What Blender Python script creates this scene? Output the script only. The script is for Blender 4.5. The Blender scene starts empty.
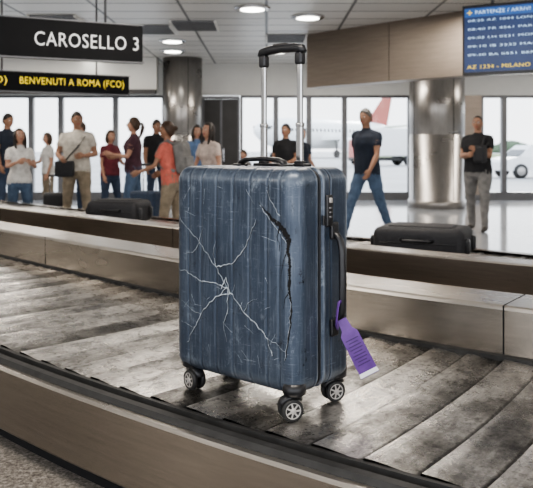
import bpy, bmesh, math, random, time
from mathutils import Vector, Matrix, kdtree, noise
T00=time.time()
random.seed(7)
SC=bpy.context.scene
rad=math.radians
# ---------------------------------------------------------------- materials
MATS={}
def nmat(name):
    m=bpy.data.materials.new(name); m.use_nodes=True
    nt=m.node_tree; b=nt.nodes['Principled BSDF']
    MATS[name]=m
    return m,nt,b
def node(nt,typ,**kw):
    n=nt.nodes.new(typ)
    for k,v in kw.items(): setattr(n,k,v)
    return n
def ramp(nt,fac,stops):
    r=nt.nodes.new('ShaderNodeValToRGB'); e=r.color_ramp.elements
    while len(e)<len(stops): e.new(.5)
    for i,(p,c) in enumerate(stops):
        e[i].position=p; e[i].color=(c[0],c[1],c[2],1)
    nt.links.new(fac,r.inputs[0]); return r
def noise_n(nt,coord,scale=(1,1,1),ns=5,detail=6,rough=.6):
    mp=nt.nodes.new('ShaderNodeMapping'); mp.inputs['Scale'].default_value=scale
    nt.links.new(coord,mp.inputs[0])
    n=nt.nodes.new('ShaderNodeTexNoise'); n.inputs['Scale'].default_value=ns; n.inputs['Detail'].default_value=detail
    n.inputs['Roughness'].default_value=rough
    nt.links.new(mp.outputs[0],n.inputs['Vector']); return n
def mixc(nt,fac,a,b,mode='MIX'):
    m=nt.nodes.new('ShaderNodeMix'); m.data_type='RGBA'; m.blend_type=mode
    for s,v in ((m.inputs[0],fac),(m.inputs[6],a),(m.inputs[7],b)):
        if hasattr(v,'links'): nt.links.new(v,s)
        elif isinstance(v,(int,float)): s.default_value=v
        else: s.default_value=(v[0],v[1],v[2],1)
    return m.outputs[2]
def simple(name,col,rough=.6,metal=0,var=.15,ns=8,bump=0,emit=0,coordscale=(1,1,1)):
    m,nt,b=nmat(name)
    tc=node(nt,'ShaderNodeTexCoord')
    n=noise_n(nt,tc.outputs['Object'],coordscale,ns,3)
    lo=[c*(1-var) for c in col]; hi=[min(1,c*(1+var)) for c in col]
    r=ramp(nt,n.outputs[0],[(.3,lo),(.7,hi)])
    nt.links.new(r.outputs[0],b.inputs['Base Color'])
    b.inputs['Roughness'].default_value=rough; b.inputs['Metallic'].default_value=metal
    if bump:
        bp=node(nt,'ShaderNodeBump'); bp.inputs['Strength'].default_value=bump; bp.inputs['Distance'].default_value=.01
        nt.links.new(n.outputs[0],bp.inputs['Height']); nt.links.new(bp.outputs[0],b.inputs['Normal'])
    if emit:
        nt.links.new(r.outputs[0],b.inputs['Emission Color']); b.inputs['Emission Strength'].default_value=emit
    return m

simple('black_plastic',(.012,.012,.014),.35,var=.3,ns=30)
simple('black_rubber',(.018,.018,.018),.6,var=.4,ns=20)
simple('zip_fabric',(.010,.011,.014),.8,ns=80)
simple('chrome',(.62,.62,.63),.22,1,var=.08,ns=3)
simple('hub_grey',(.42,.40,.38),.4,.3,var=.1)
simple('crack_dark',(.004,.004,.005),.9)
simple('crack_white',(.40,.45,.50),.6,var=.5,ns=90)
simple('purple_tag',(.115,.045,.23),.5,var=.15,ns=40,bump=.2)
simple('tag_print',(.04,.018,.09),.5)
simple('white_paper',(.75,.75,.78),.6,var=.05)
simple('white_paint',(.72,.71,.68),.7,var=.04,ns=2)
simple('wall_paint',(.58,.57,.54),.8,var=.05,ns=2)
simple('dark_panel',(.045,.042,.04),.5,var=.15,ns=3)
simple('sign_black',(.006,.006,.007),.6,var=.1)
MATS['sign_black'].node_tree.nodes['Principled BSDF'].inputs['Specular IOR Level'].default_value=.2
simple('frame_grey',(.16,.16,.165),.45,.5,var=.1,ns=4)
simple('text_white',(.8,.8,.8),.5,var=.01,emit=.35)
simple('text_yellow',(.9,.68,.06),.5,var=.01,emit=.8)
simple('screen_blue',(.008,.024,.085),.3,var=.15,ns=2,emit=1.0)
simple('screen_header',(.02,.07,.22),.25,var=.1,ns=2,emit=1.2)
simple('screen_text',(.50,.70,.90),.5,var=.01,emit=1.0)
simple('lamp_glow',(1,.97,.9),.5,var=.01,emit=9)
simple('apron_asphalt',(.42,.42,.42),.9,var=.12,ns=.3)
simple('grass',(.16,.22,.09),.95,var=.3,ns=.5)
simple('tree_green',(.10,.14,.09),.95,var=.4,ns=1,bump=.4)
simple('aircraft_white',(.85,.87,.88),.3,var=.03,ns=1)
simple('aircraft_red',(.42,.10,.08),.4,var=.1)
simple('car_white',(.75,.75,.75),.3,var=.03)
simple('car_glass',(.02,.025,.03),.1,var=.1)
simple('bag_black',(.014,.014,.017),.65,var=.3,ns=40,bump=.3)
simple('bag_blue',(.03,.05,.09),.65,var=.3,ns=40,bump=.3)
simple('hair_dark',(.018,.012,.009),.55,var=.5,ns=60,bump=.5,coordscale=(1,1,.2))
simple('hair_brown',(.05,.026,.014),.55,var=.5,ns=60,bump=.5,coordscale=(1,1,.2))
simple('hair_grey',(.10,.095,.09),.6,var=.5,ns=60,bump=.5,coordscale=(1,1,.2))
simple('skin_light',(.40,.225,.155),.55,var=.08,ns=20)
simple('skin_tan',(.28,.15,.095),.55,var=.08,ns=20)
simple('lips',(.30,.10,.08),.45,var=.1)
simple('eye_white',(.7,.7,.68),.2,var=.02)
simple('eye_iris',(.03,.018,.01),.2,var=.2)
simple('shoe_dark',(.03,.025,.022),.5,var=.2)
for nme,c in dict(cloth_white=(.58,.57,.55),cloth_cream=(.44,.41,.36),cloth_navy=(.012,.018,.032),cloth_black=(.010,.010,.012),
    cloth_jeans=(.065,.10,.16),cloth_khaki=(.22,.18,.13),cloth_grey=(.16,.155,.15),cloth_maroon=(.12,.02,.03),cloth_plum=(.05,.018,.028),
    cloth_coral=(.50,.13,.10),cloth_darkjeans=(.03,.045,.08),cloth_floral=(.50,.42,.38),cloth_blue=(.10,.16,.28)).items():
    simple(nme,c,.85,var=.25,ns=14,bump=.6)

def steel(name,col,rough=.3,sc=(1,1,30),dirt=.4,metal=.95,spots=.5):
    m,nt,b=nmat(name)
    tc=node(nt,'ShaderNodeTexCoord'); co=tc.outputs['UV']
    n1=noise_n(nt,co,sc,3,8,.7)
    n2=noise_n(nt,co,(.7,1.5,1),1.0,4,.5)
    n3=noise_n(nt,co,(3,60,1),2,8,.75)
    n4=noise_n(nt,co,(1,2,1),12,10,.85)
    r1=ramp(nt,n1.outputs[0],[(.3,[c*.86 for c in col]),(.7,[min(1,c*1.1) for c in col])])
    r2=ramp(nt,n2.outputs[0],[(.35,[1-dirt]*3),(.65,[1]*3)])
    c=mixc(nt,1.0,r1.outputs[0],r2.outputs[0],'MULTIPLY')
    r4=ramp(nt,n4.outputs[0],[(.34,(.55,.53,.5)),(.42,(1,1,1)),(.64,(1,1,1)),(.70,(1.25,1.25,1.25))])
    c=mixc(nt,spots,c,r4.outputs[0],'MULTIPLY')
    nt.links.new(c,b.inputs['Base Color']); b.inputs['Metallic'].default_value=metal
    r3=ramp(nt,n2.outputs[0],[(.3,[rough*.8]*3),(.7,[rough*1.25]*3)])
    nt.links.new(r3.outputs[0],b.inputs['Roughness'])
    bp=node(nt,'ShaderNodeBump'); bp.inputs['Strength'].default_value=.08; bp.inputs['Distance'].default_value=.004
    nt.links.new(n3.outputs[0],bp.inputs['Height']); nt.links.new(bp.outputs[0],b.inputs['Normal'])
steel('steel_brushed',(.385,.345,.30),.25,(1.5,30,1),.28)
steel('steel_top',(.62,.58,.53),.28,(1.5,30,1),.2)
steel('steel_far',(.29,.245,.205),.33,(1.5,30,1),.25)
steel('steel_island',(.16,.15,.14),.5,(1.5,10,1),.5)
steel('steel_column',(.35,.33,.31),.30,(4,1,1),.08,spots=.1)
steel('steel_soffit',(.32,.27,.23),.42,(1,8,1),.15,spots=.15)

def belt_mat():
    m,nt,b=nmat('belt_slats')
    tc=node(nt,'ShaderNodeTexCoord'); co=tc.outputs['UV']
    at=node(nt,'ShaderNodeAttribute'); at.attribute_name='shade'
    cloud=noise_n(nt,co,(3.2,1.6,1),1.6,10,.74)
    fine=noise_n(nt,co,(55,3.0,1),1.5,8,.85)
    scr=noise_n(nt,co,(5,26,1),2.0,8,.8)
    blot=noise_n(nt,co,(3.2,3,1),3.0,12,.85)
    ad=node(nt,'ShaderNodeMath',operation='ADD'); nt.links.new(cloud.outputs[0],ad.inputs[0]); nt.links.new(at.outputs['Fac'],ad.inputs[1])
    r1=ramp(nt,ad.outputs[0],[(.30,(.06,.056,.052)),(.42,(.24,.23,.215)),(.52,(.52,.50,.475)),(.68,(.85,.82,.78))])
    r2=ramp(nt,fine.outputs[0],[(.38,(.70,.70,.70)),(.62,(1.06,1.06,1.06))])
    c=mixc(nt,1.0,r1.outputs[0],r2.outputs[0],'MULTIPLY')
    r3=ramp(nt,blot.outputs[0],[(.38,(.16,.15,.145)),(.45,(1,1,1))])
    c=mixc(nt,.85,c,r3.outputs[0],'MULTIPLY')
    r5=ramp(nt,scr.outputs[0],[(.63,(0,0,0)),(.68,(.6,.6,.6))])
    c=mixc(nt,r5.outputs[0],c,(.05,.048,.045))
    nt.links.new(c,b.inputs['Base Color'])
    b.inputs['Metallic'].default_value=.92
    rr=ramp(nt,blot.outputs[0],[(.36,(.45,)*3),(.58,(.20,)*3)])
    nt.links.new(rr.outputs[0],b.inputs['Roughness'])
    bp=node(nt,'ShaderNodeBump'); bp.inputs['Strength'].default_value=.35; bp.inputs['Distance'].default_value=.003
    nt.links.new(blot.outputs[0],bp.inputs['Height']); nt.links.new(bp.outputs[0],b.inputs['Normal'])
belt_mat()
def shell_mat():
    m,nt,b=nmat('suitcase_shell_blue')
    tc=node(nt,'ShaderNodeTexCoord'); co=tc.outputs['Object']
    base=noise_n(nt,co,(1,1,.35),9,6,.65)
    r=ramp(nt,base.outputs[0],[(.3,(.021,.032,.054)),(.55,(.038,.055,.086)),(.75,(.075,.098,.135))])
    scr=noise_n(nt,co,(3,3,30),7,8,.8)
    s1=ramp(nt,scr.outputs[0],[(.58,(0,0,0)),(.68,(.75,.75,.75))])
    scu=noise_n(nt,co,(1.6,1.6,1),16,10,.85)
    s2=ramp(nt,scu.outputs[0],[(.55,(0,0,0)),(.64,(.75,.75,.75))])
    dk=ramp(nt,scu.outputs[0],[(.36,(.7,.7,.7)),(.44,(0,0,0))])
    vs=noise_n(nt,co,(40,40,1.6),3.2,6,.7)
    s3=ramp(nt,vs.outputs[0],[(.52,(0,0,0)),(.68,(.55,.55,.55))])
    pat=noise_n(nt,co,(1,1,.7),5,5,.6)
    pm=ramp(nt,pat.outputs[0],[(.40,(.2,.2,.2)),(.58,(1,1,1))])
    c=mixc(nt,s3.outputs[0],r.outputs[0],(.135,.165,.205))
    f2=mixc(nt,1.0,s2.outputs[0],pm.outputs[0],'MULTIPLY')
    c=mixc(nt,f2,c,(.22,.26,.31))
    f1=mixc(nt,1.0,s1.outputs[0],pm.outputs[0],'MULTIPLY')
    c=mixc(nt,f1,c,(.25,.29,.34))
    c=mixc(nt,dk.outputs[0],c,(.012,.016,.026))
    # worn, lighter rim where the shell turns the corner
    gm=node(nt,'ShaderNodeNewGeometry')
    pr=ramp(nt,gm.outputs['Pointiness'],[(.505,(0,0,0)),(.53,(.5,.5,.5))])
    f3=mixc(nt,1.0,pr.outputs[0],pm.outputs[0],'MULTIPLY')
    c=mixc(nt,f3,c,(.24,.28,.33))
    nt.links.new(c,b.inputs['Base Color'])
    b.inputs['Metallic'].default_value=.4
    rr=ramp(nt,scu.outputs[0],[(.35,(.26,)*3),(.7,(.52,)*3)])
    nt.links.new(rr.outputs[0],b.inputs['Roughness'])
    b.inputs['Coat Weight'].default_value=.3; b.inputs['Coat Roughness'].default_value=.2
    bp=node(nt,'ShaderNodeBump'); bp.inputs['Strength'].default_value=.25; bp.inputs['Distance'].default_value=.002
    nt.links.new(scu.outputs[0],bp.inputs['Height']); nt.links.new(bp.outputs[0],b.inputs['Normal'])
shell_mat()
def floor_mat(name,c1,c2,rough,tile=1.2):
    m,nt,b=nmat(name)
    tc=node(nt,'ShaderNodeTexCoord'); co=tc.outputs['Object']
    br=node(nt,'ShaderNodeTexBrick'); br.offset=0
    br.inputs['Scale'].default_value=1; br.inputs['Brick Width'].default_value=tile; br.inputs['Row Height'].default_value=tile
    br.inputs['Mortar Size'].default_value=.006
    br.inputs['Color1'].default_value=(*c1,1); br.inputs['Color2'].default_value=(*c2,1); br.inputs['Mortar'].default_value=(c1[0]*.5,c1[1]*.5,c1[2]*.5,1)
    nt.links.new(co,br.inputs['Vector'])
    n=noise_n(nt,co,(1,1,1),60,4,.7)
    r=ramp(nt,n.outputs[0],[(.35,(.8,.8,.8)),(.65,(1.1,1.1,1.1))])
    c=mixc(nt,1,br.outputs[0],r.outputs[0],'MULTIPLY')
    nt.links.new(c,b.inputs['Base Color']); b.inputs['Roughness'].default_value=rough
floor_mat('floor_polished',(.38,.40,.43),(.42,.44,.47),.10)
def granite():
    m,nt,b=nmat('granite')
    tc=node(nt,'ShaderNodeTexCoord'); co=tc.outputs['Object']
    v=node(nt,'ShaderNodeTexVoronoi'); v.inputs['Scale'].default_value=90
    nt.links.new(co,v.inputs['Vector'])
    n=noise_n(nt,co,(1,1,1),70,6,.8)
    r=ramp(nt,n.outputs[0],[(.35,(.05,.045,.04)),(.5,(.21,.19,.17)),(.66,(.48,.45,.41))])
    r2=ramp(nt,v.outputs[0],[(.1,(.6,.6,.6)),(.5,(1,1,1))])
    c=mixc(nt,1,r.outputs[0],r2.outputs[0],'MULTIPLY')
    nt.links.new(c,b.inputs['Base Color']); b.inputs['Roughness'].default_value=.4
granite()
def ceil_mat():
    m,nt,b=nmat('ceiling_panels')
    tc=node(nt,'ShaderNodeTexCoord'); co=tc.outputs['Object']
    br=node(nt,'ShaderNodeTexBrick'); br.offset=0
    br.inputs['Scale'].default_value=1; br.inputs['Brick Width'].default_value=1.2; br.inputs['Row Height'].default_value=.6
    br.inputs['Mortar Size'].default_value=.022
    br.inputs['Color1'].default_value=(.72,.70,.67,1); br.inputs['Color2'].default_value=(.60,.585,.56,1); br.inputs['Mortar'].default_value=(.10,.10,.10,1)
    nt.links.new(co,br.inputs['Vector']); nt.links.new(br.outputs[0],b.inputs['Base Color'])
    b.inputs['Roughness'].default_value=.38; b.inputs['Metallic'].default_value=.15
ceil_mat()
def glass_mat():
    m=bpy.data.materials.new('window_glass'); m.use_nodes=True; nt=m.node_tree
    for n in list(nt.nodes): nt.nodes.remove(n)
    o=node(nt,'ShaderNodeOutputMaterial'); t=node(nt,'ShaderNodeBsdfTransparent'); t.inputs[0].default_value=(.95,.97,.98,1)
    g=node(nt,'ShaderNodeBsdfGlossy'); g.inputs['Roughness'].default_value=.05
    tc=node(nt,'ShaderNodeTexCoord'); n=noise_n(nt,tc.outputs['Object'],(1,1,1),2)
    r=ramp(nt,n.outputs[0],[(.3,(.03,)*3),(.7,(.06,)*3)])
    mx=node(nt,'ShaderNodeMixShader'); nt.links.new(r.outputs[0],mx.inputs[0]); nt.links.new(t.outputs[0],mx.inputs[1]); nt.links.new(g.outputs[0],mx.inputs[2])
    nt.links.new(mx.outputs[0],o.inputs[0]); MATS['window_glass']=m
glass_mat()

# ---------------------------------------------------------------- mesh builder
class MB:
    def __init__(s): s.v=[]; s.f=[]; s.m=[]; s.sm=[]; s.names=[]
    def mi(s,name):
        if name not in s.names: s.names.append(name)
        return s.names.index(name)
    def add(s,vs,fs,mat,T=None,smooth=True):
        o=len(s.v)
        if T is not None: s.v.extend([T@Vector(p) for p in vs])
        else: s.v.extend([Vector(p) for p in vs])
        i=s.mi(mat)
        s.f.extend([[o+k for k in f] for f in fs]); s.m.extend([i]*len(fs)); s.sm.extend([smooth]*len(fs))
    def box(s,c,size,mat,T=None,smooth=False):
        x,y,z=[a/2 for a in size]; cx,cy,cz=c
        vs=[(cx+i*x,cy+j*y,cz+k*z) for i in(-1,1) for j in(-1,1) for k in(-1,1)]
        fs=[(0,1,3,2),(4,6,7,5),(0,4,5,1),(2,3,7,6),(0,2,6,4),(1,5,7,3)]
        s.add(vs,fs,mat,T,smooth)
    def rbox(s,c,size,r,mat,T=None):
        hx,hy,hz=[a/2 for a in size]; vs=[];fs=[];idx={}
        def gv(p):
            k=(round(p[0],5),round(p[1],5),round(p[2],5))
            if k not in idx:
                q=Vector((max(-hx+r,min(hx-r,p[0])),max(-hy+r,min(hy-r,p[1])),max(-hz+r,min(hz-r,p[2]))))
                d=Vector(p)-q
                idx[k]=len(vs); vs.append(q+d.normalized()*r+Vector(c))
            return idx[k]
        def coords(h):
            a=[-h, -h+r*.35,-h+r*.7,-h+r]
            m=[-h+r+(2*h-2*r)*i/3 for i in range(1,3)]
            return a+m+[-x for x in reversed(a)]
        X,Y,Z=coords(hx),coords(hy),coords(hz)
        def grid(A,B,f,flip):
            for i in range(len(A)-1):
                for j in range(len(B)-1):
                    q=[gv(f(A[i],B[j])),gv(f(A[i+1],B[j])),gv(f(A[i+1],B[j+1])),gv(f(A[i],B[j+1]))]
                    if flip:q.reverse()
                    if len(set(q))==4: fs.append(q)
        grid(X,Y,lambda a,b:(a,b,hz),False);grid(X,Y,lambda a,b:(a,b,-hz),True)
        grid(X,Z,lambda a,b:(a,-hy,b),False);grid(X,Z,lambda a,b:(a,hy,b),True)
        grid(Y,Z,lambda a,b:(hx,a,b),False);grid(Y,Z,lambda a,b:(-hx,a,b),True)
        s.add(vs,fs,mat,T,True)
    def loft(s,rings,mat,T=None,n=16,cap=True,smooth=True):
        vs=[];fs=[]
        cs=[(math.cos(2*math.pi*i/n),math.sin(2*math.pi*i/n)) for i in range(n)]
        for c,a,b in rings:
            c=Vector(c);a=Vector(a);b=Vector(b)
            for q,w in cs: vs.append(c+a*q+b*w)
        for k in range(len(rings)-1):
            for i in range(n):
                j=(i+1)%n; fs.append((k*n+i,k*n+j,(k+1)*n+j,(k+1)*n+i))
        if cap:
            fs.append(tuple(reversed(range(n)))); fs.append(tuple((len(rings)-1)*n+i for i in range(n)))
        s.add(vs,fs,mat,T,smooth)
        return vs
    def tube(s,pts,radii,mat,T=None,n=12,flat=1.0,ref=None,closed=False,cap=True,smooth=True):
        pts=[Vector(p) for p in pts]
        if not hasattr(radii,'__len__'): radii=[radii]*len(pts)
        rings=[];prev=None
        N=len(pts)
        for i,p in enumerate(pts):
            if closed: t=pts[(i+1)%N]-pts[(i-1)%N]
            else: t=pts[min(i+1,N-1)]-pts[max(i-1,0)]
            t.normalize()
            if prev is None:
                r=Vector(ref) if ref is not None else (Vector((1,0,0)) if abs(t.x)<.8 else Vector((0,1,0)))
            else: r=prev
            a=(r-t*r.dot(t)); 
            if a.length<1e-6: a=t.orthogonal()
            a.normalize(); b=t.cross(a); prev=a
            rings.append((p,a*radii[i],b*radii[i]*flat))
        if closed: rings.append(rings[0]); cap=False
        return s.loft(rings,mat,T,n,cap,smooth)
    def sphere(s,c,r,mat,T=None,n=16,m=10,fn=None):
        if not hasattr(r,'__len__'): r=(r,r,r)
        vs=[];fs=[]
        for i in range(m+1):
            ph=math.pi*i/m
            for j in range(n):
                th=2*math.pi*j/n
                d=Vector((math.sin(ph)*math.cos(th),math.sin(ph)*math.sin(th),math.cos(ph)))
                p=fn(d) if fn else Vector((d.x*r[0],d.y*r[1],d.z*r[2]))
                vs.append(Vector(c)+p)
        for i in range(m):
            for j in range(n):
                k=(j+1)%n; fs.append((i*n+j,(i+1)*n+j,(i+1)*n+k,i*n+k))
        s.add(vs,fs,mat,T,True)
    def obj(s,name,parent=None,loc=(0,0,0),rot=(0,0,0),uvf=None):
        me=bpy.data.meshes.new(name); me.from_pydata([tuple(v) for v in s.v],[],s.f)
        for nme in s.names: me.materials.append(MATS[nme])
        me.polygons.foreach_set('material_index',s.m); me.polygons.foreach_set('use_smooth',s.sm)
        me.update()
        if uvf:
            ul=me.uv_layers.new(name='UVMap')
            for p in me.polygons:
                for li in p.loop_indices:
                    ul.data[li].uv=uvf(me.vertices[me.loops[li].vertex_index].co,p.normal)
        ob=bpy.data.objects.new(name,me); SC.collection.objects.link(ob)
        ob.location=loc; ob.rotation_euler=rot
        if parent: ob.parent=parent
        return ob
def empty(name,loc=(0,0,0),rot=(0,0,0)):
    e=bpy.data.objects.new(name,None); SC.collection.objects.link(e); e.location=loc; e.rotation_euler=rot; e.empty_display_size=.1
    return e
def boxuv(co,nr):
    ax=max(range(3),key=lambda i:abs(nr[i]))
    if ax==2: return (co.x,co.y)
    if ax==1: return (co.x,co.z)
    return (co.y,co.z)

# ---------------------------------------------------------------- people (built first, while the scene is small)
def person(name,x,y,H,yaw,top,bottom,hair,skin='skin_light',style='short',pose=None,sleeve=.5,female=False,shoe='shoe_dark',long_top=0,bulk=1.0,glasses=False,acc=None,seedz=0):
    P=dict(lean=0,hipL=0,hipR=0,kneeL=0,kneeR=0,shL=5,shR=5,abL=10,abR=10,elL=15,elR=15,twL=10,twR=10,hyaw=0,hpit=0,legab=3)
    P.update(pose or {})
    S=H/1.75
    src=MB(); hi=MB()
    samples=[]
    def seg(pts,radii,label,flat=1.0,ref=None,n=12,stp=.03):
        pts=[Vector(p) for p in pts]
        PP=[];RRR=[]
        for i in range(len(pts)-1):
            L=(pts[i+1]-pts[i]).length; k=max(1,int(L/stp))
            for j in range(k): f=j/k; PP.append(pts[i].lerp(pts[i+1],f)); RRR.append(radii[i]*(1-f)+radii[i+1]*f)
        PP.append(pts[-1]); RRR.append(radii[-1])
        for v in src.tube(PP,RRR,'skin_light',n=n,flat=flat,ref=ref): samples.append((v.copy(),label))
    def rings(rs,label,T=None,n=24,stp=.025):
        out=[]
        for i in range(len(rs)-1):
            a,c=rs[i],rs[i+1]; k=max(1,int(abs(c[0]-a[0])/stp))
            for j in range(k):
                f=j/k; out.append([a[q]*(1-f)+c[q]*f for q in range(4)])
        out.append(list(rs[-1]))
        R2=[(Vector((0,yo,zz)),Vector((rx,0,0)),Vector((0,ry,0))) for zz,rx,ry,yo in out]
        if T is not None: R2=[(T@c,T.to_3x3()@a,T.to_3x3()@b2) for c,a,b2 in R2]
        for v in src.loft(R2,'skin_light',n=n): samples.append((v.copy(),label))
    TL=Matrix.Translation((0,0,.93))@Matrix.Rotation(-rad(P['lean']),4,'X')@Matrix.Translation((0,0,-.93))
    bk=bulk; fem=female
    waist=.125 if fem else .15
    hip=.172 if fem else .165
    chest=.158 if fem else .182
    shw=.160 if fem else .185
    rings([(.80,.10*bk,.08,0),(.84,.150*bk,.105*bk,0),(.93,hip*bk,.118*bk,-.005),(1.02,(hip-.012)*bk,.11*bk,0),(1.06,waist*bk,.10*bk,0)],'bottom')
    z_h=.90-long_top
    rings([(z_h,(hip+.014)*bk,.128*bk,-.003),(1.0,(hip+.004)*bk,.124*bk,0),(1.10,(waist+.016)*bk,.114*bk,.004),(1.20,(waist+.026)*bk,.118*bk,.006),(1.29,chest*bk,.124*bk+(.012 if fem else 0),.008+(.008 if fem else 0)),(1.38,chest*1.0*bk,.112*bk,0),(1.43,.155,.090,-.008),(1.465,.095,.070,-.010),(1.485,.066,.062,-.006)],'top',TL)
    nr=.048 if fem else .057
    seg([TL@Vector((0,-.012,1.42)),TL@Vector((0,-.006,1.50)),TL@Vector((0,.010,1.60))],[nr*1.15,nr,nr],'skin')
    minz=9
    for sg,a,k in((-1,P['hipL'],P['kneeL']),(1,P['hipR'],P['kneeR'])):
        ab=rad(P['legab'])
        h0=Vector((sg*.088*bk,0,.90)); a=rad(a);k=rad(k)
        d1=Vector((sg*math.sin(ab),math.sin(a)*math.cos(ab),-math.cos(a)*math.cos(ab)))
        d2=Vector((sg*math.sin(ab)*.5,math.sin(a-k),-math.cos(a-k))).normalized()
        kn=h0+d1*.41; an=kn+d2*.42
        th=.092*bk
        seg([h0,h0+d1*.14,kn,kn+d2*.14,kn+d2*.30,an+d2*.02],[th,th*.93,.068,.064,.056,.054],'bottom')
        fa=(a-k)*.5
        fd=Vector((sg*.18,math.cos(fa),math.sin(fa)*.9)).normalized()
        seg([an+Vector((0,-.045,-.04)),an+Vector((0,-.02,-.035)),an+fd*.06+Vector((0,0,-.040)),an+fd*.13+Vector((0,0,-.050)),an+fd*.175+Vector((0,0,-.053))],[.030,.040,.040,.033,.018],'shoe',ref=(1,0,0),n=12)
        minz=min(minz,an.z-.078)
    hands=[]
    for sg,a,ab,e,tw in((-1,P['shL'],P['abL'],P['elL'],P['twL']),(1,P['shR'],P['abR'],P['elR'],P['twR'])):
        a,ab,e,tw=rad(a),rad(ab),rad(e),rad(tw)
        s0=Vector((sg*(shw),-.005,1.405))
        d1=Vector((sg*math.sin(ab),math.sin(a)*math.cos(ab),-math.cos(a)*math.cos(ab)))
        b2=ab-tw
        d2=Vector((sg*math.sin(b2),math.sin(a+e)*math.cos(b2),-math.cos(a+e)*math.cos(b2)))
        R3=TL.to_3x3(); s0=TL@s0; d1=R3@d1; d2=R3@d2
        inn=TL@Vector((sg*.09,-.005,1.41))
        el=s0+d1*.285; wr=el+d2*.245
        ar=.046 if not fem else .038
        seg([inn,s0,s0+d1*.06],[.062,.060 if not fem else .052,ar*1.25],'top')
        if sleeve>0.9: seg([s0,s0+d1*.1,el,wr-d2*.01],[ar*1.3,ar*1.25,ar*1.1,ar*.85],'top')
        elif sleeve>0: seg([s0,s0+d1*.08,s0+d1*.285*sleeve*1.15],[ar*1.38,ar*1.4,ar*1.42],'top')
        seg([s0+d1*.04,s0+d1*.14,el,el+d2*.08,wr],[ar*1.08,ar*1.02,ar*.82,ar*.84,ar*.58],'skin')
        hands.append((sg,wr,d2,d1))
    me=bpy.data.meshes.new('tmp'); me.from_pydata([tuple(v) for v in src.v],[],src.f)
    ob=bpy.data.objects.new('tmp',me); SC.collection.objects.link(ob)
    r=ob.modifiers.new('r','REMESH'); r.mode='VOXEL'; r.voxel_size=.015
    sm=ob.modifiers.new('s','SMOOTH'); sm.iterations=3; sm.factor=.5
    dg=bpy.context.evaluated_depsgraph_get()
    rm=bpy.data.meshes.new_from_object(ob.evaluated_get(dg))
    bpy.data.objects.remove(ob)
    kd=kdtree.KDTree(len(samples))
    for i,(v,l) in enumerate(samples): kd.insert(v,i)
    kd.balance()
    labmat={'top':hi.mi(top),'bottom':hi.mi(bottom),'skin':hi.mi(skin),'shoe':hi.mi(shoe)}
    vl=[]
    for v in rm.vertices:
        c=v.co.copy(); l=samples[kd.find(c)[1]][1]; vl.append(labmat[l])
        if l=='top' or l=='bottom':
            c+=v.normal*(noise.noise(Vector((c.x*9+seedz,c.y*9,c.z*(14 if l=='bottom' else 7)+seedz*3)))*.010)
        hi.v.append(c)
    for p in rm.polygons:
        vv=list(p.vertices); hi.f.append(vv); hi.sm.append(True)
        ls=[vl[k] for k in vv]; hi.m.append(max(set(ls),key=ls.count))
    for sg,wr,d,d1 in hands:
        inn=Vector((-sg,0,0)); inn=(inn-d*inn.dot(d)).normalized()
        side=d.cross(inn).normalized()
        if side.y<0: side=-side
        hi.loft([(wr-d*.02,side*.024,inn*.020),(wr+d*.01,side*.026,inn*.018),(wr+d*.05,side*.038,inn*.017),(wr+d*.088,side*.041,inn*.014),(wr+d*.098,side*.036,inn*.010)],skin,n=14)
        for fi,(o,L) in enumerate(((.030,.070),(.010,.078),(-.010,.074),(-.029,.058))):
            p=wr+d*.085+side*o; dd=d.copy(); pts=[p]; c=rad(18+4*fi)
            for k,fr in enumerate((.45,.32,.23)):
                dd=(dd*math.cos(c)+inn*math.sin(c)).normalized() if k==0 else (dd+inn*math.tan(c)*.9).normalized()
                p=p+dd*L*fr; pts.append(p)
            hi.tube(pts,[.0092,.0085,.0078,.006],skin,n=8)
        p=wr+d*.025+side*.026; td=(d*.75+side*.55+inn*.35).normalized()
        hi.tube([p-td*.01,p+td*.03,p+td*.03+(d*.95+inn*.3).normalized()*.026,p+td*.03+(d*.95+inn*.35).normalized()*.045],[.012,.011,.0095,.007],skin,n=8)
    TH=TL@Matrix.Translation((0,.012,1.535))@Matrix.Rotation(rad(P['hyaw']),4,'Z')@Matrix.Rotation(-rad(P['hpit']),4,'X')@Matrix.Translation((0,.005,.098))
    e=math.exp
    def hp(d):
        x,y,z=d
        X=.075*x;Y=.093*y;Z=.117*z
        if z<0:
            t=-z
            X*=1-.26*t*t; 
            if y<0: Y*=1-.40*t*t
            else: Y=Y*(1-.05*t)
            Y+=.010*t*t
        if y>0:
            Y+=.022*e(-(X/.010)**2)*e(-((Z+.024)/.017)**2)+.010*e(-(X/.009)**2)*e(-((Z+.004)/.018)**2)
            Y-=.009*e(-((abs(X)-.030)/.013)**2-((Z-.003)/.011)**2)
            Y+=.004*e(-((abs(X)-.026)/.018)**2-((Z-.022)/.007)**2)
            Y+=.006*e(-(X/.019)**2-((Z+.058)/.009)**2)
            Y+=.007*e(-(X/.020)**2-((Z+.092)/.014)**2)
            Y-=.004*e(-(X/.02)**2-((Z+.074)/.006)**2)
        return Vector((X,Y,Z))
    f0=len(hi.f)
    hi.sphere((0,0,0),1,skin,TH,n=36,m=32,fn=hp)
    li=hi.mi('lips'); THi=TH.inverted()
    for fi in range(f0,len(hi.f)):
        c=THi@hi.v[hi.f[fi][0]]
        if c.y>.05 and abs(c.x)<.024 and abs(c.z+.058)<.0085: hi.m[fi]=li
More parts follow.
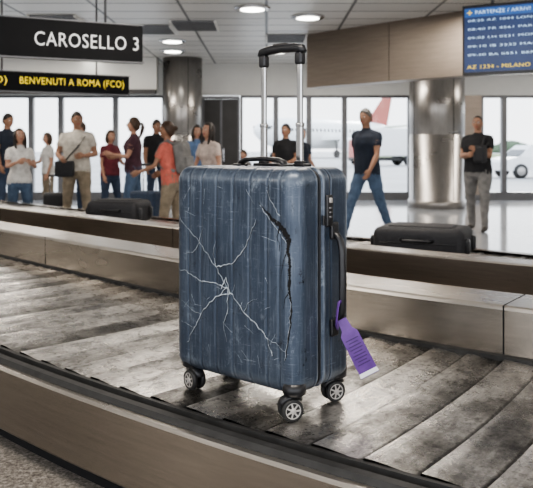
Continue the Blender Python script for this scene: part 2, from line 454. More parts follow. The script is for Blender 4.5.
    for sg in(-1,1):
        hi.sphere((sg*.030,.076,.003),(.0125,.010,.0085),'eye_white',TH,n=12,m=8)
        hi.sphere((sg*.030,.0845,.003),(.0052,.003,.0056),'eye_iris',TH,n=10,m=6)
        hi.tube([(sg*.015,.093,.020),(sg*.030,.092,.025),(sg*.045,.080,.020)],[.002,.0028,.0015],hair,TH,n=6)
        hi.sphere((sg*.077,-.005,-.006),(.009,.018,.030),skin,TH,n=12,m=8)
        hi.tube([(sg*.084,.006,.012),(sg*.088,-.012,.018),(sg*.086,-.020,.0),(sg*.082,-.008,-.026)],[.003,.0035,.0035,.003],skin,TH,n=6)
    if glasses:
        for sg in(-1,1):
            lp=[(sg*.031+.019*math.cos(a),.100-.003*abs(math.cos(a)),.002+.015*math.sin(a)) for a in [k*math.pi/8 for k in range(16)]]
            hi.tube(lp,.0018,'black_plastic',TH,n=6,closed=True)
            hi.tube([(sg*.050,.098,.006),(sg*.078,.06,.008),(sg*.084,.0,.006)],.0016,'black_plastic',TH,n=6)
        hi.tube([(-.012,.102,.005),(.012,.102,.005)],.0016,'black_plastic',TH,n=6)
    def hf(d):
        fr,bk_=(.55,-.62) if style=='short' else ((.78,-.5) if style=='receding' else (.52,-.9))
        lim=bk_+(fr-bk_)*(((d.y+1)/2)**1.3)
        if style in('long','bob') : lim=.55 if d.y>.45 else (-.95 if d.y<.15 else -.95+(d.y-.15)/.30*1.5)
        k=(d.z-lim)/.10; k=max(0,min(1,k)); k=k*k*(3-2*k)
        thick=.012 if style in('short',) else (.005 if style=='receding' else .016)
        base=Vector((.075*d.x,.093*d.y,.117*d.z))
        if d.z<0 and d.y<0: base.y*=1-.30*d.z*d.z
        nz=noise.noise(Vector((d.x*5+seedz,d.y*5,d.z*5)))*.004
        out=base+d*(thick+nz)
        return base*.84*(1-k)+out*k
    hi.sphere((0,-.002,.002),1,hair,TH,n=32,m=26,fn=hf)
    if style=='long':
        hi.loft([((0,-.045,.05),(.072,0,0),(0,.050,0)),((0,-.060,-.03),(.082,0,0),(0,.046,0)),((0,-.068,-.10),(.088,0,0),(0,.040,0)),((0,-.074,-.17),(.088,0,0),(0,.032,0)),((0,-.080,-.23),(.074,0,0),(0,.022,0)),((0,-.083,-.27),(.045,0,0),(0,.010,0))],hair,TH,n=22)
        for sg in(-1,1):
            hi.tube([(sg*.066,.035,.06),(sg*.082,.025,-.01),(sg*.086,.012,-.09),(sg*.080,.02,-.17),(sg*.07,.02,-.21)],[.018,.022,.024,.020,.008],hair,TH,n=10)
    if style=='bob':
        hi.loft([((0,-.045,.05),(.074,0,0),(0,.050,0)),((0,-.052,-.03),(.088,0,0),(0,.056,0)),((0,-.050,-.09),(.088,0,0),(0,.052,0)),((0,-.046,-.13),(.070,0,0),(0,.038,0))],hair,TH,n=22)
    if style=='bun':
        hi.sphere((0,-.112,.045),(.038,.034,.036),hair,TH,n=16,m=12)
    if style=='ponytail':
        hi.tube([(0,-.095,.05),(0,-.130,.045),(0,-.150,0),(0,-.150,-.08),(0,-.135,-.16),(0,-.13,-.2)],[.018,.024,.032,.030,.020,.006],hair,TH,n=12)
    if acc: acc(hi,TL)
    hi.v=[Vector((v.x*S,v.y*S,(v.z-minz)*S)) for v in hi.v]
    return hi.obj(name,loc=(x,y,0.0),rot=(0,0,rad(yaw)))

def acc_crossbody(side=-1,col='bag_black'):
    def f(hi,T):
        s=side
        pts=[(-s*.135,-.02,1.455),(-s*.11,.10,1.38),(-s*.03,.155,1.24),(s*.08,.155,1.12),(s*.17,.10,1.02),(s*.21,.0,.99),(s*.17,-.11,1.06),(s*.02,-.15,1.22),(-s*.09,-.12,1.38),(-s*.13,-.08,1.44)]
        hi.tube(pts,.006,col,T,n=8,closed=True,flat=3,ref=(0,0,1))
        hi.rbox((s*.15,.16,.93),(.27,.10,.23),.03,col,T)
        hi.rbox((s*.15,.212,.96),(.26,.012,.14),.005,col,T)
    return f
def acc_backpack(col='bag_black'):
    def f(hi,T):
        hi.rbox((0,-.20,1.22),(.30,.16,.44),.06,col,T); hi.rbox((0,-.29,1.13),(.22,.05,.2),.022,col,T)
        for s in(-1,1):
            hi.tube([(s*.09,-.13,1.42),(s*.10,-.06,1.475),(s*.105,.05,1.44),(s*.11,.135,1.33),(s*.13,.12,1.18),(s*.155,.02,1.10),(s*.14,-.12,1.05)],.006,col,T,n=8,flat=4,ref=(1,0,0))
    return f
def acc_jacket(hi,T):
    hi.rbox((-.16,.27,1.17),(.17,.18,.26),.045,'bag_black',T)
    hi.tube([(-.13,-.05,1.46),(-.15,.10,1.42),(-.17,.22,1.30),(-.19,.30,1.27),(-.21,.14,1.30),(-.18,-.04,1.42)],.006,'bag_black',T,n=8,closed=True,flat=3,ref=(0,0,1))

person('man_walking',1.39,10.3,1.81,132,'cloth_navy','cloth_jeans','hair_grey','skin_tan','short',dict(hipL=-17,kneeL=10,hipR=24,kneeR=6,shL=18,shR=-14,abL=12,abR=12,elL=22,elR=16,hyaw=5,hpit=-6,legab=4,lean=2),bulk=1.12,seedz=1)
person('man_standing',3.12,11.0,1.70,140,'cloth_black','cloth_grey','hair_dark','skin_tan','receding',dict(shL=18,abL=8,elL=95,twL=30,shR=12,abR=10,elR=88,twR=55,hyaw=10,hpit=-8,hipL=12,kneeL=8,hipR=-9,kneeR=5,legab=5),bulk=1.26,glasses=True,acc=acc_jacket,seedz=2)
person('man_standing',-2.72,10.7,1.73,185,'cloth_cream','cloth_khaki','hair_dark','skin_tan','short',dict(shL=5,abL=18,elL=80,twL=55,shR=10,abR=18,elR=65,twR=40,hyaw=20,hpit=-4,legab=5,hipL=6,kneeL=6),bulk=1.14,acc=acc_crossbody(1),seedz=3)
person('woman_standing',-3.28,9.9,1.47,215,'cloth_white','cloth_jeans','hair_dark','skin_light','long',dict(shL=15,abL=14,elL=95,twL=45,shR=25,abR=14,elR=85,twR=40,hpit=-14,hipL=10,kneeL=10),female=True,bulk=1.08,seedz=4)
person('man_standing',-4.45,12.8,1.80,240,'cloth_navy','cloth_darkjeans','hair_dark','skin_tan','short',dict(shL=5,elL=30),seedz=5)
person('woman_standing',-3.9,13.3,1.48,130,'cloth_white','cloth_khaki','hair_brown','skin_light','bob',dict(shR=20,elR=60),female=True,seedz=6)
person('woman_standing',-2.56,12.2,1.50,225,'cloth_maroon','cloth_darkjeans','hair_brown','skin_light','bob',dict(shL=15,elL=60,hipL=10),female=True,bulk=1.12,seedz=7)
person('woman_standing',-2.02,11.3,1.68,95,'cloth_plum','cloth_jeans','hair_brown','skin_light','ponytail',dict(shL=15,elL=85,shR=10,elR=80,hpit=-12,hipL=12,kneeL=8,hipR=-8),female=True,bulk=1.12,seedz=8)
person('man_standing',-1.98,13.4,1.72,210,'cloth_black','cloth_darkjeans','hair_dark','skin_tan','short',dict(shL=0,elL=30),bulk=1.05,seedz=9)
person('woman_standing',-1.13,9.0,1.54,70,'cloth_coral','cloth_khaki','hair_brown','skin_tan','bun',dict(shL=28,elL=50,abL=14,shR=15,elR=60,abR=16,hpit=-18,lean=9,hyaw=25,hipL=10,kneeL=6),female=True,acc=acc_backpack('cloth_grey'),bulk=1.16,seedz=10)
person('woman_standing',-.71,10.0,1.56,140,'cloth_floral','cloth_white','hair_dark','skin_light','long',dict(shL=22,elL=35,abL=18,shR=18,elR=40,abR=18,lean=12,hpit=-24,hyaw=-5),female=True,bulk=1.14,seedz=11)
person('woman_standing',-1.20,12.8,1.60,200,'cloth_blue','cloth_jeans','hair_dark','skin_light','long',dict(elR=60),female=True,seedz=12)
person('man_standing',.31,12.0,1.60,150,'cloth_black','cloth_darkjeans','hair_dark','skin_tan','short',dict(elL=70,elR=60,twL=30,hpit=-10),bulk=1.05,seedz=13)
person('woman_standing',.60,12.9,1.56,215,'cloth_navy','cloth_grey','hair_dark','skin_light','bob',dict(elL=40),female=True,seedz=14)
person('child_standing',-.38,12.6,1.18,150,'cloth_grey','cloth_jeans','hair_brown','skin_light','short',dict(),female=True,seedz=15)
person('man_standing',-3.45,13.9,1.70,120,'cloth_grey','cloth_darkjeans','hair_brown','skin_light','short',dict(elR=50),seedz=16)
print('people',time.time()-T00)

# ---------------------------------------------------------------- text
def text_obj(txt,name,parent,x0,x1,z0,z1,y,mat):
    c=bpy.data.curves.new(name,'FONT'); c.body=txt; c.resolution_u=3; c.space_character=1.08
    ob=bpy.data.objects.new(name+'_tmp',c); SC.collection.objects.link(ob)
    dg=bpy.context.evaluated_depsgraph_get()
    me=bpy.data.meshes.new_from_object(ob.evaluated_get(dg))
    bpy.data.objects.remove(ob)
    xs=[v.co.x for v in me.vertices]; ys=[v.co.y for v in me.vertices]
    ax,bx,ay,by=min(xs),max(xs),min(ys),max(ys)
    for v in me.vertices:
        v.co=(x0+(v.co.x-ax)/(bx-ax)*(x1-x0),y-.001,z0+(v.co.y-ay)/(by-ay)*(z1-z0))
    me.materials.clear(); me.materials.append(MATS[mat])
    o=bpy.data.objects.new(name,me); SC.collection.objects.link(o); o.parent=parent
    return o

# ---------------------------------------------------------------- camera
CH=1.22
cam=bpy.data.cameras.new('camera'); co=bpy.data.objects.new('camera',cam); SC.collection.objects.link(co)
co.location=(0,0,CH); co.rotation_euler=(rad(90),0,0)
cam.sensor_width=36; cam.lens=745*36/533; cam.shift_y=-(244-148)/533
cam.dof.use_dof=True; cam.dof.focus_distance=1.95; cam.dof.aperture_fstop=8.0
cam.clip_end=1000
SC.camera=co

# ---------------------------------------------------------------- room
BZ=.52; CZ=3.2; WY=17.5
b=MB(); b.box((0,7,-.05),(22,21.2,.1),'floor_polished'); b.obj('floor')
b=MB(); b.box((0,7,CZ+.05),(22,21.2,.1),'ceiling_panels'); b.obj('ceiling')
b=MB(); b.box((-11.05,7,1.6),(.1,21.2,3.2),'wall_paint'); b.obj('wall_left')
b=MB(); b.box((11.05,7,1.6),(.1,21.2,3.2),'wall_paint'); b.obj('wall_right')
b=MB()
b.box((0,WY+.1,(2.46+CZ)/2),(22,.2,CZ-2.46),'white_paint')
b.box((0,WY+.1,.06),(22,.2,.12),'frame_grey')
b.box((-1.95,WY+.1,1.29),(.9,.2,2.34),'wall_paint')
b.box((4.22,WY+.1,1.29),(1.66,.2,2.34),'steel_soffit')
b.box((-10.2,WY+.1,1.29),(1.6,.2,2.34),'wall_paint')
b.obj('wall_back',uvf=boxuv)
wins=[(-9.4,-8.0),(-8.0,-6.7),(-6.7,-5.55),(-5.55,-4.85),(-4.85,-3.56),(-3.56,-2.4),(-.62,.22),(.22,1.0),(1.0,1.84),(1.84,3.39),(5.05,5.6),(5.6,7.2),(7.2,8.9),(8.9,11)]
for i,(a,c) in enumerate(wins):
    w=MB(); t=.06
    w.box(((a+c)/2,WY+.1,2.46-t/2),(c-a,.14,t),'frame_grey'); w.box(((a+c)/2,WY+.1,.12+t/2),(c-a,.14,t),'frame_grey')
    w.box((a+t/2,WY+.1,1.29),(t,.14,2.24),'frame_grey'); w.box((c-t/2,WY+.1,1.29),(t,.14,2.24),'frame_grey')
    w.add([(a,WY+.1,.15),(c,WY+.1,.15),(c,WY+.1,2.43),(a,WY+.1,2.43)],[(0,1,2,3)],'window_glass')
    w.obj('window_%d'%(i+1))
d=MB(); d.box((-1.06,WY-.03,1.19),(.80,.05,2.34),'dark_panel')
for x in(-1.48,-1.06,-.65): d.box((x,WY-.04,1.2),(.05,.07,2.38),'frame_grey')
d.box((-1.06,WY-.04,2.40),(.86,.07,.07),'frame_grey'); d.box((-1.0,WY-.10,1.05),(.03,.04,.3),'chrome'); d.box((-1.12,WY-.10,1.05),(.03,.04,.3),'chrome')
d.obj('door_1')
def column(x,y,r):
    c=MB(); n=48
    prof=[(r*1.05,0),(r*1.05,.16),(r,.17),(r,1.48),(r*.985,1.49),(r*.985,1.50),(r,1.51),(r,CZ)]
    c.loft([((x,y,z),(q,0,0),(0,q,0)) for q,z in prof],'steel_column',n=n)
    for k in range(4):
        a=k*math.pi/2+.4; c.box((x+math.cos(a)*r,y+math.sin(a)*r,1.68),(.012,.012,3.0),'dark_panel')
    return c.obj('steel_column',uvf=lambda co,nr:(math.atan2(co.y-y,co.x-x)*r,co.z))
column(-1.86,16.5,.43); column(3.52,15.4,.56)
bk=MB()
p0=Vector((.70,13.0,0));p1=Vector((5.6,7.8,0)); dr=(p1-p0).normalized(); ln=(p1-p0).length
Tb=Matrix.Translation(p0)@Matrix.Rotation(math.atan2(dr.y,dr.x),4,'Z')
for k in range(4): bk.box((ln*(k+.5)/4,.15,2.735),(ln/4-.012,.3,.93),'steel_soffit',Tb)
bk.box((ln/2,.17,2.735),(ln-.02,.24,.92),'dark_panel',Tb)
bk.obj('ceiling_bulkhead',uvf=boxuv)
bk=MB(); bk.box((-6.2,16.4,2.83),(7.6,.3,.74),'white_paint'); bk.box((-6.2,16.2,2.44),(7.6,.12,.10),'dark_panel'); bk.obj('ceiling_bulkhead')
def downlight(x,y):
    l=MB(); n=28
    l.loft([((x,y,CZ-.03),(.24,0,0),(0,.24,0)),((x,y,CZ-.001),(.26,0,0),(0,.26,0))],'chrome',n=n)
    l.loft([((x,y,CZ-.036),(.17,0,0),(0,.17,0)),((x,y,CZ-.029),(.17,0,0),(0,.17,0))],'lamp_glow',n=n)
    l.obj('ceiling_light')
for x,y in[(-.2,10.5),(.62,11.2),(-1.73,13.7),(-3.8,16.0),(-1.9,15.1),(-4.6,12.2),(3.4,9.2),(-3.5,8.0),(1.5,6.5),(.2,15.2),(-3.1,14.0),(-5.6,14.8)]: downlight(x,y)
g=MB()
for gx,gy in[(-1.15,12.0),(-1.9,12.4),(.35,13.4),(-3.2,11.5)]:
    for k in range(12): g.box((gx,gy-.42+k*.075,CZ-.016),(.66,.022,.026),'frame_grey')
    g.box((gx-.35,gy,CZ-.02),(.03,.9,.04),'white_paint'); g.box((gx+.35,gy,CZ-.02),(.03,.9,.04),'white_paint')
g.obj('ceiling_grille')
def ceiling_fill(x,y,w,h,pw,col=(1,.92,.82)):  # area lamp added under the ceiling to light the hall, no real fixture
    l=bpy.data.lights.new('ceiling_fill','AREA'); l.shape='RECTANGLE'; l.size=w; l.size_y=h; l.energy=pw; l.color=col
    o=bpy.data.objects.new('ceiling_fill_light',l); SC.collection.objects.link(o); o.location=(x,y,CZ-.06)
for x in(-5.5,0,5.5):
    for y in(1.0,5.5,10.2,14.6):
        ceiling_fill(x+(1.2 if y>9 else 0),y,2.0,.6,74)

# ---------------------------------------------------------------- carousel
P0=Vector((-.45,3.51)); A0=rad(-45.2); R=10.0
t0=Vector((math.cos(A0),math.sin(A0))); n0=Vector((-math.sin(A0),math.cos(A0))); CC=P0+n0*R
def PT(s,d,z=0):
    if d>=.85: d+=max(-.10,min(.18,.034*s+.075))   # the island widens towards the bend
    if s<0: p=P0+t0*s+n0*d
    else:
        th=s/R; c,sn=math.cos(th),math.sin(th); n=Vector((n0.x*c-n0.y*sn,n0.x*sn+n0.y*c)); p=CC-n*(R-d)
    return Vector((p.x,p.y,z))
car=empty('baggage_carousel')
def sweep(name,prof,mat,s0=-10,s1=10,step=.15,parent=car):
    ns=int((s1-s0)/step); 
    me=bpy.data.meshes.new(name); V=[];F=[];UV=[]
    cum=[0]
    for i in range(1,len(prof)): cum.append(cum[-1]+math.hypot(prof[i][0]-prof[i-1][0],prof[i][1]-prof[i-1][1]))
    for k in range(len(prof)-1):
        o=len(V)
        for i in range(ns+1):
            s=s0+(s1-s0)*i/ns
            for kk in(k,k+1):
                V.append(PT(s,*prof[kk])); UV.append((s,cum[kk]))
        for i in range(ns):
            a=o+2*i; F.append((a,a+2,a+3,a+1))
    me.from_pydata([tuple(v) for v in V],[],F)
    ul=me.uv_layers.new(name='UVMap')
    for p in me.polygons:
        p.use_smooth=True
        for li in p.loop_indices: ul.data[li].uv=UV[me.loops[li].vertex_index]
    me.materials.append(MATS[mat])
    ob=bpy.data.objects.new(name,me); SC.collection.objects.link(ob); ob.parent=parent
    return ob
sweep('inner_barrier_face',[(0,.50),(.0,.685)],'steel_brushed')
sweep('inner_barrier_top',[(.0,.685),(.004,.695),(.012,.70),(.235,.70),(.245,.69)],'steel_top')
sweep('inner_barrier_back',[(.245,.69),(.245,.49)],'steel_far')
sweep('barrier_foot',[(-.012,.518),(-.012,.535),(-.001,.54)],'black_rubber')
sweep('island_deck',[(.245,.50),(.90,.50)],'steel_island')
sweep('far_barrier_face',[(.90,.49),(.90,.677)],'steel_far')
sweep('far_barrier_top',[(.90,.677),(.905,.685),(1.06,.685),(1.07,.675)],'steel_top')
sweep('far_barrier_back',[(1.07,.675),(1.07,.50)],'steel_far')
sweep('far_fascia',[(2.25,.54),(2.32,.54),(2.33,.53),(2.33,.30),(2.2,.28),(2.2,0.0)],'steel_brushed')
sweep('near_edge_rubber',[(-.965,.515),(-.97,.521),(-.988,.523),(-.992,.505)],'black_rubber')
sweep('near_edge_gap',[(-.985,.500),(-1.014,.500)],'crack_dark')
sweep('near_bumper',[(-1.012,.495),(-1.014,.518),(-1.022,.525),(-1.042,.523),(-1.050,.51),(-1.050,.49)],'black_rubber')
sweep('near_fascia_lip',[(-1.045,.508),(-1.068,.508),(-1.075,.500)],'steel_top')
sweep('near_fascia',[(-1.075,.500),(-1.075,.312),(-1.065,.302),(-1.02,.302)],'steel_brushed')
sweep('toe_kick',[(-1.02,.302),(-1.02,.245)],'crack_dark')
bj=MB()
for s in(-6.2,-3.6,-1.2,1.62,4.0):
    for (dd,z1,wd) in((-.0015,.70,.24),(.8985,.685,.15)):
        a=PT(s,dd,.53);c=PT(s+.005,dd,.53);h=Vector((0,0,z1-.53));bj.add([a,c,c+h,a+h],[(0,1,2,3)],'crack_dark')
        bj.add([PT(s,dd,z1+.0008),PT(s+.005,dd,z1+.0008),PT(s+.005,dd+wd,z1+.0008),PT(s,dd+wd,z1+.0008)],[(0,1,2,3)],'crack_dark')
bj.obj('barrier_joints',parent=car)
def slats(name,d0,d1,pitch,s0,s1):
    V=[];F=[];UV=[];SH=[];nd=10; s=s0;k=0
    while s<s1:
        o=len(V); bow=.018
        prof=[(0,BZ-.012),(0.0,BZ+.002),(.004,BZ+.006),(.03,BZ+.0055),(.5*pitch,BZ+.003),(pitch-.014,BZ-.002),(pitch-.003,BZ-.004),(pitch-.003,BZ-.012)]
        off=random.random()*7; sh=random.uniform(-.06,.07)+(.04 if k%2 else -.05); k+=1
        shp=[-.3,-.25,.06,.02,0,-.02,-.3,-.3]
        for pi,(ds,z) in enumerate(prof):
            for j in range(nd+1):
                d=d0+(d1-d0)*j/nd; q=(j/nd)*2-1
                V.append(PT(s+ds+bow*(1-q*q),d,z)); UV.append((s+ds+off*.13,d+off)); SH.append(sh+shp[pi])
        for i in range(len(prof)-1):
            for j in range(nd):
                a=o+i*(nd+1)+j; F.append((a,a+nd+1,a+nd+2,a+1))
        s+=pitch
    me=bpy.data.meshes.new(name); me.from_pydata([tuple(v) for v in V],[],F)
    ul=me.uv_layers.new(name='UVMap')
    for p in me.polygons:
        for li in p.loop_indices: ul.data[li].uv=UV[me.loops[li].vertex_index]
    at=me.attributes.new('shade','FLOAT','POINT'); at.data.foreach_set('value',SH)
    me.materials.append(MATS['belt_slats'])
    ob=bpy.data.objects.new(name,me); SC.collection.objects.link(ob); ob.parent=car
slats('belt_slats_near',-.968,-.004,.125,-9.5,9.5)
slats('belt_slats_far',1.074,2.25,.125,-9.5,8.5)
sweep('belt_underlay',[(-1.0,.505),(0,.505)],'crack_dark')
sweep('belt_underlay_far',[(1.07,.505),(2.25,.505)],'crack_dark')
sweep('granite_step',[(-1.02,.245),(-2.9,.245),(-2.9,0.0)],'granite',parent=None)

# ---------------------------------------------------------------- suitcase
UX,UY=.762,-.648
SX,SY=-.003-UX*.018,2.095-UY*.018
case=empty('suitcase',(SX,SY,BZ+.006),(0,0,math.atan2(UY,UX)))
W,D,Z0,Z1,RR=.452,.25,.062,.642,.040
H2=(Z1-Z0)/2; ZC=(Z0+Z1)/2
grooves=[-.158,-.108,-.050,.012,.072,.132,.172]
ZIP=-.022
def surf(p):
    hx,hy,hz=W/2,D/2,H2
    q=Vector((max(-hx+RR,min(hx-RR,p[0])),max(-hy+RR,min(hy-RR,p[1])),max(-hz+RR,min(hz-RR,p[2]))))
    n=(Vector(p)-q).normalized(); w=q+n*RR
    w+=Vector((0,n.y*.006*(1-(w.x/hx)**2)*(1-(w.z/hz)**2),0))
    wt=max(0,1-abs(n.x)*1.6)
    disp=0
    for i,g in enumerate(grooves):
        t=abs(w.x-g)/.006
        if t<1: disp-=.0015*wt*(1-t*t)**2
    t=abs(w.y-ZIP)/.012
    if t<1 : disp-=.0045*min(1,(1-t)*3)
    t=abs(abs(w.y-ZIP)-.016)/.005
    if t<1: disp+=.0018*(1-t*t)
    t=abs(w.y-.022)/.004
    if t<1: disp-=.003*(1-t*t)
    if n.y<0:
        g=math.exp(-((w.x-.19)/.03)**2-((w.z+ZC-.46)/.05)**2)
        g2=math.exp(-((w.x+.01)/.06)**2-((w.z+ZC-.317)/.06)**2)
        disp-=.006*g+.004*g2
    return w+n*disp+Vector((0,0,ZC)), n
def shell():
    s=MB(); idx={}; vs=[]; fs=[]; fm=[]
    hx,hy,hz=W/2,D/2,H2
    def co(h,n): return [-h+2*h*i/n for i in range(n+1)]
    X,Y,Z=co(hx,150),co(hy,84),co(hz,64)
    def gv(p):
        k=(round(p[0],5),round(p[1],5),round(p[2],5))
        if k not in idx: idx[k]=len(vs); vs.append(surf(p)[0])
        return idx[k]
    def grid(A,B,f,flip):
        for i in range(len(A)-1):
            for j in range(len(B)-1):
                q=[gv(f(A[i],B[j])),gv(f(A[i+1],B[j])),gv(f(A[i+1],B[j+1])),gv(f(A[i],B[j+1]))]
                if flip:q.reverse()
                cy=sum(vs[k].y for k in q)/4
                fs.append(q); fm.append(1 if abs(cy-ZIP)<.0085 else (1 if abs(cy-.022)<.0018 else 0))
    grid(X,Y,lambda a,b:(a,b,hz),False);grid(X,Y,lambda a,b:(a,b,-hz),True)
    grid(X,Z,lambda a,b:(a,-hy,b),False);grid(X,Z,lambda a,b:(a,hy,b),True)
    grid(Y,Z,lambda a,b:(hx,a,b),False);grid(Y,Z,lambda a,b:(-hx,a,b),True)
    s.v=vs; s.f=fs; s.m=fm; s.sm=[True]*len(fs); s.names=['suitcase_shell_blue','zip_fabric']
    s.obj('shell',parent=case)
shell()
print('shell',time.time()-T00)
z=MB()
hx,hz=W/2,H2
ol=[]
for (cx,cz),a0 in [((hx-RR,hz-RR),0),((-hx+RR,hz-RR),90),((-hx+RR,-hz+RR),180),((hx-RR,-hz+RR),270)]:
    for k in range(13):
        a=rad(a0+90*k/12); ol.append((cx+RR*math.cos(a),cz+RR*math.sin(a)))
dense=[]
for i in range(len(ol)):
    a=Vector(ol[i]);c=Vector(ol[(i+1)%len(ol)]); L=(c-a).length; k=max(1,int(L/.01))
    for j in range(k): dense.append(a+(c-a)*j/k)
z.tube([(p.x*.987,ZIP,p.y*.99+ZC) for p in dense],.0022,'black_plastic',n=6,closed=True)
z.obj('zipper',parent=case)
def crack(mb,pts,w0,w1,mat,lift=.0009,jit=.005,wseq=None,seed=0,off=(0,0)):
    rnd=random.Random(seed)
    P=[]
    for i in range(len(pts)-1):
        a=Vector(pts[i]);c=Vector(pts[i+1]); n=max(2,int((c-a).length/.009))
        for j in range(n):
            q=a+(c-a)*j/n
            if j: q+=Vector((rnd.uniform(-jit,jit),rnd.uniform(-jit,jit)))*.7
            P.append(q)
    P.append(Vector(pts[-1]))
    Q=[]
    for i in range(len(P)-1):
        for j in range(4): Q.append(P[i]+(P[i+1]-P[i])*j/4)
    Q.append(P[-1])
    N=len(Q); vs=[];fs=[]
    for i,q in enumerate(Q):
        t=(Q[min(i+1,N-1)]-Q[max(0,i-1)]).normalized(); nn=Vector((-t.y,t.x))
        u=i/(N-1)
        if wseq:
            k=u*(len(wseq)-1); k0=int(min(k,len(wseq)-2)); w=wseq[k0]+(wseq[k0+1]-wseq[k0])*(k-k0)
        else: w=w0+(w1-w0)*u
        w*=rnd.uniform(.55,1.45)
        for sgn in(-1,1):
            r=q+nn*w*.5*sgn+Vector(off)
            p,n=surf((r.x,-D/2,r.y-ZC)); vs.append(p+n*lift)
    for i in range(N-1): fs.append((2*i,2*i+1,2*i+3,2*i+2))
    mb.add(vs,fs,mat,smooth=False)
cw=MB()
C0=(-.010,.317)
whites=[([(-.21,.505),(-.1845,.482),(-.1145,.43),(-.049,.368),C0,(.053,.259),(.09,.24),(.128,.205),(.15,.16)],.0010,.0022),
 ([(-.215,.345),(-.165,.345),(-.1145,.324),(-.06,.325),C0],.0012,.002),
 ([(-.049,.368),(.017,.387),(.06,.432),(.095,.507)],.002,.0008),
 ([C0,(-.04,.29),(-.075,.268),(-.11,.23),(-.134,.19),(-.167,.142)],.002,.0008),
 ([(-.134,.19),(-.19,.20)],.001,.0005),
 ([C0,(-.005,.27),(-.02,.21),(-.01,.17)],.0016,.0005),
 ([(.053,.259),(.075,.29),(.10,.30)],.001,.0004),
 ([(-.1145,.43),(-.14,.40),(-.18,.395)],.001,.0005),
 ([(-.10,.47),(-.1145,.43)],.0005,.001),
 ([(.13,.585),(.155,.545),(.175,.52)],.0006,.0015),
 ([(.128,.205),(.17,.19),(.20,.17)],.001,.0006),
 ([(-.049,.368),(-.06,.40),(-.05,.44)],.001,.0004),
 ([(-.11,.23),(-.15,.24),(-.19,.26)],.001,.0004),
 ([(-.03,.31),(-.012,.345),(0,.30),(-.035,.295)],.002,.002)]
for i,(p,a,c) in enumerate(whites):
    crack(cw,p,a*1.05,c*1.05,'crack_white',lift=.0009,seed=i)
    crack(cw,p,a*1.25,c*1.25,'crack_dark',lift=.0007,seed=i,off=(.0016,-.0012))
rs=random.Random(3)
for i in range(60):
    x=rs.uniform(-.20,.20); zz=rs.uniform(.10,.61); a=rs.uniform(0,math.pi); L=rs.uniform(.012,.05)
    crack(cw,[(x,zz),(max(-.21,min(.21,x+math.cos(a)*L)),max(.09,min(.62,zz+math.sin(a)*L)))],.0004,.0007,'crack_white' if i%2 else 'crack_dark',jit=.0012,lift=.0006,seed=100+i)
cw.obj('hairline_cracks',parent=case)
cd=MB()
crack(cd,[(.104,.552),(.135,.525),(.172,.497),(.204,.462)],0,0,'crack_dark',wseq=[.001,.005,.012,.004],lift=.0012,seed=1)
main=[(.165,.505),(.20,.462),(.197,.43),(.206,.395),(.204,.33),(.210,.29),(.204,.23),(.198,.19),(.19,.155)]
crack(cd,main,0,0,'crack_white',wseq=[.003,.013,.005,.006,.005,.004,.005,.003,.002],lift=.0010,jit=.004,seed=2,off=(-.0012,0))
crack(cd,main,0,0,'crack_dark',wseq=[.005,.017,.008,.009,.007,.005,.006,.004,.002],lift=.0013,jit=.004,seed=2)
crack(cd,[(.197,.43),(.185,.405),(.18,.38)],.0025,.0006,'crack_dark',lift=.0012,seed=3)
crack(cd,[(.172,.497),(.165,.46),(.17,.43)],.0025,.0006,'crack_dark',lift=.0012,seed=4)
crack(cd,[(.204,.33),(.19,.31),(.186,.285)],.0025,.0006,'crack_dark',lift=.0012,seed=5)
crack(cd,[(.108,.545),(.14,.512),(.168,.482),(.192,.452)],.0012,.0012,'crack_white',lift=.001,seed=6)
cd.obj('open_cracks',parent=case)
def caster(x,y,ang,idx):
    h=MB()
    T=Matrix.Translation((x,y,0))
    h.loft([((0,0,.095),(.030,0,0),(0,.030,0)),((0,0,.068),(.030,0,0),(0,.030,0)),((0,0,.062),(.022,0,0),(0,.022,0)),((0,0,.058),(.014,0,0),(0,.014,0))],'black_plastic',T,n=20)
    T2=T@Matrix.Rotation(ang,4,'Z')
    h.tube([(0,0,.066),(-.003,0,.058),(-.008,0,.046),(-.010,0,.029)],[.012,.013,.012,.009],'black_plastic',T2,n=10,flat=.75)
    h.tube([(.018,0,.052),(.004,0,.060),(-.014,0,.061),(-.032,0,.054),(-.041,0,.040)],[.006,.008,.009,.008,.006],'black_plastic',T2,n=10,flat=1.9,ref=(0,0,1))
    for sgn in(-1,1):
        yc=sgn*.014
        def rg(r,yy): return ((-.010,yc+yy*sgn,.029),(r,0,0),(0,0,r*(-sgn)))
        h.loft([rg(.022,-.0075),rg(.027,-.0065),rg(.029,-.003),rg(.029,.003),rg(.027,.0065),rg(.0215,.0075),rg(.0205,.0055)],'black_rubber',T2,n=28)
        h.loft([rg(.0208,.0050),rg(.0208,.0066),rg(.0185,.0066),rg(.0180,.0050)],'hub_grey',T2,n=28)
        h.loft([rg(.0075,.004),rg(.0075,.0085),rg(.005,.0095)],'hub_grey',T2,n=16)
        for k in range(7):
            TS=T2@Matrix.Translation((-.010,yc+sgn*.0058,.029))@Matrix.Rotation(k*2*math.pi/7,4,'Y')
            h.box((.013,0,0),(.013,.002,.004),'hub_grey',TS)
    h.obj('caster_wheel_%d'%idx,parent=case)
caster(-.182,-.090,rad(170),1); caster(.198,-.098,rad(60),2); caster(.192,.096,rad(65),3); caster(-.182,.098,rad(20),4)
u=MB(); u.rbox((0,.0,.064),(.30,.16,.014),.006,'black_plastic'); u.obj('base_plate',parent=case)
th=MB(); HY=.072; HX=.018
th.rbox((HX,HY,.645),(.19,.038,.010),.004,'black_plastic')
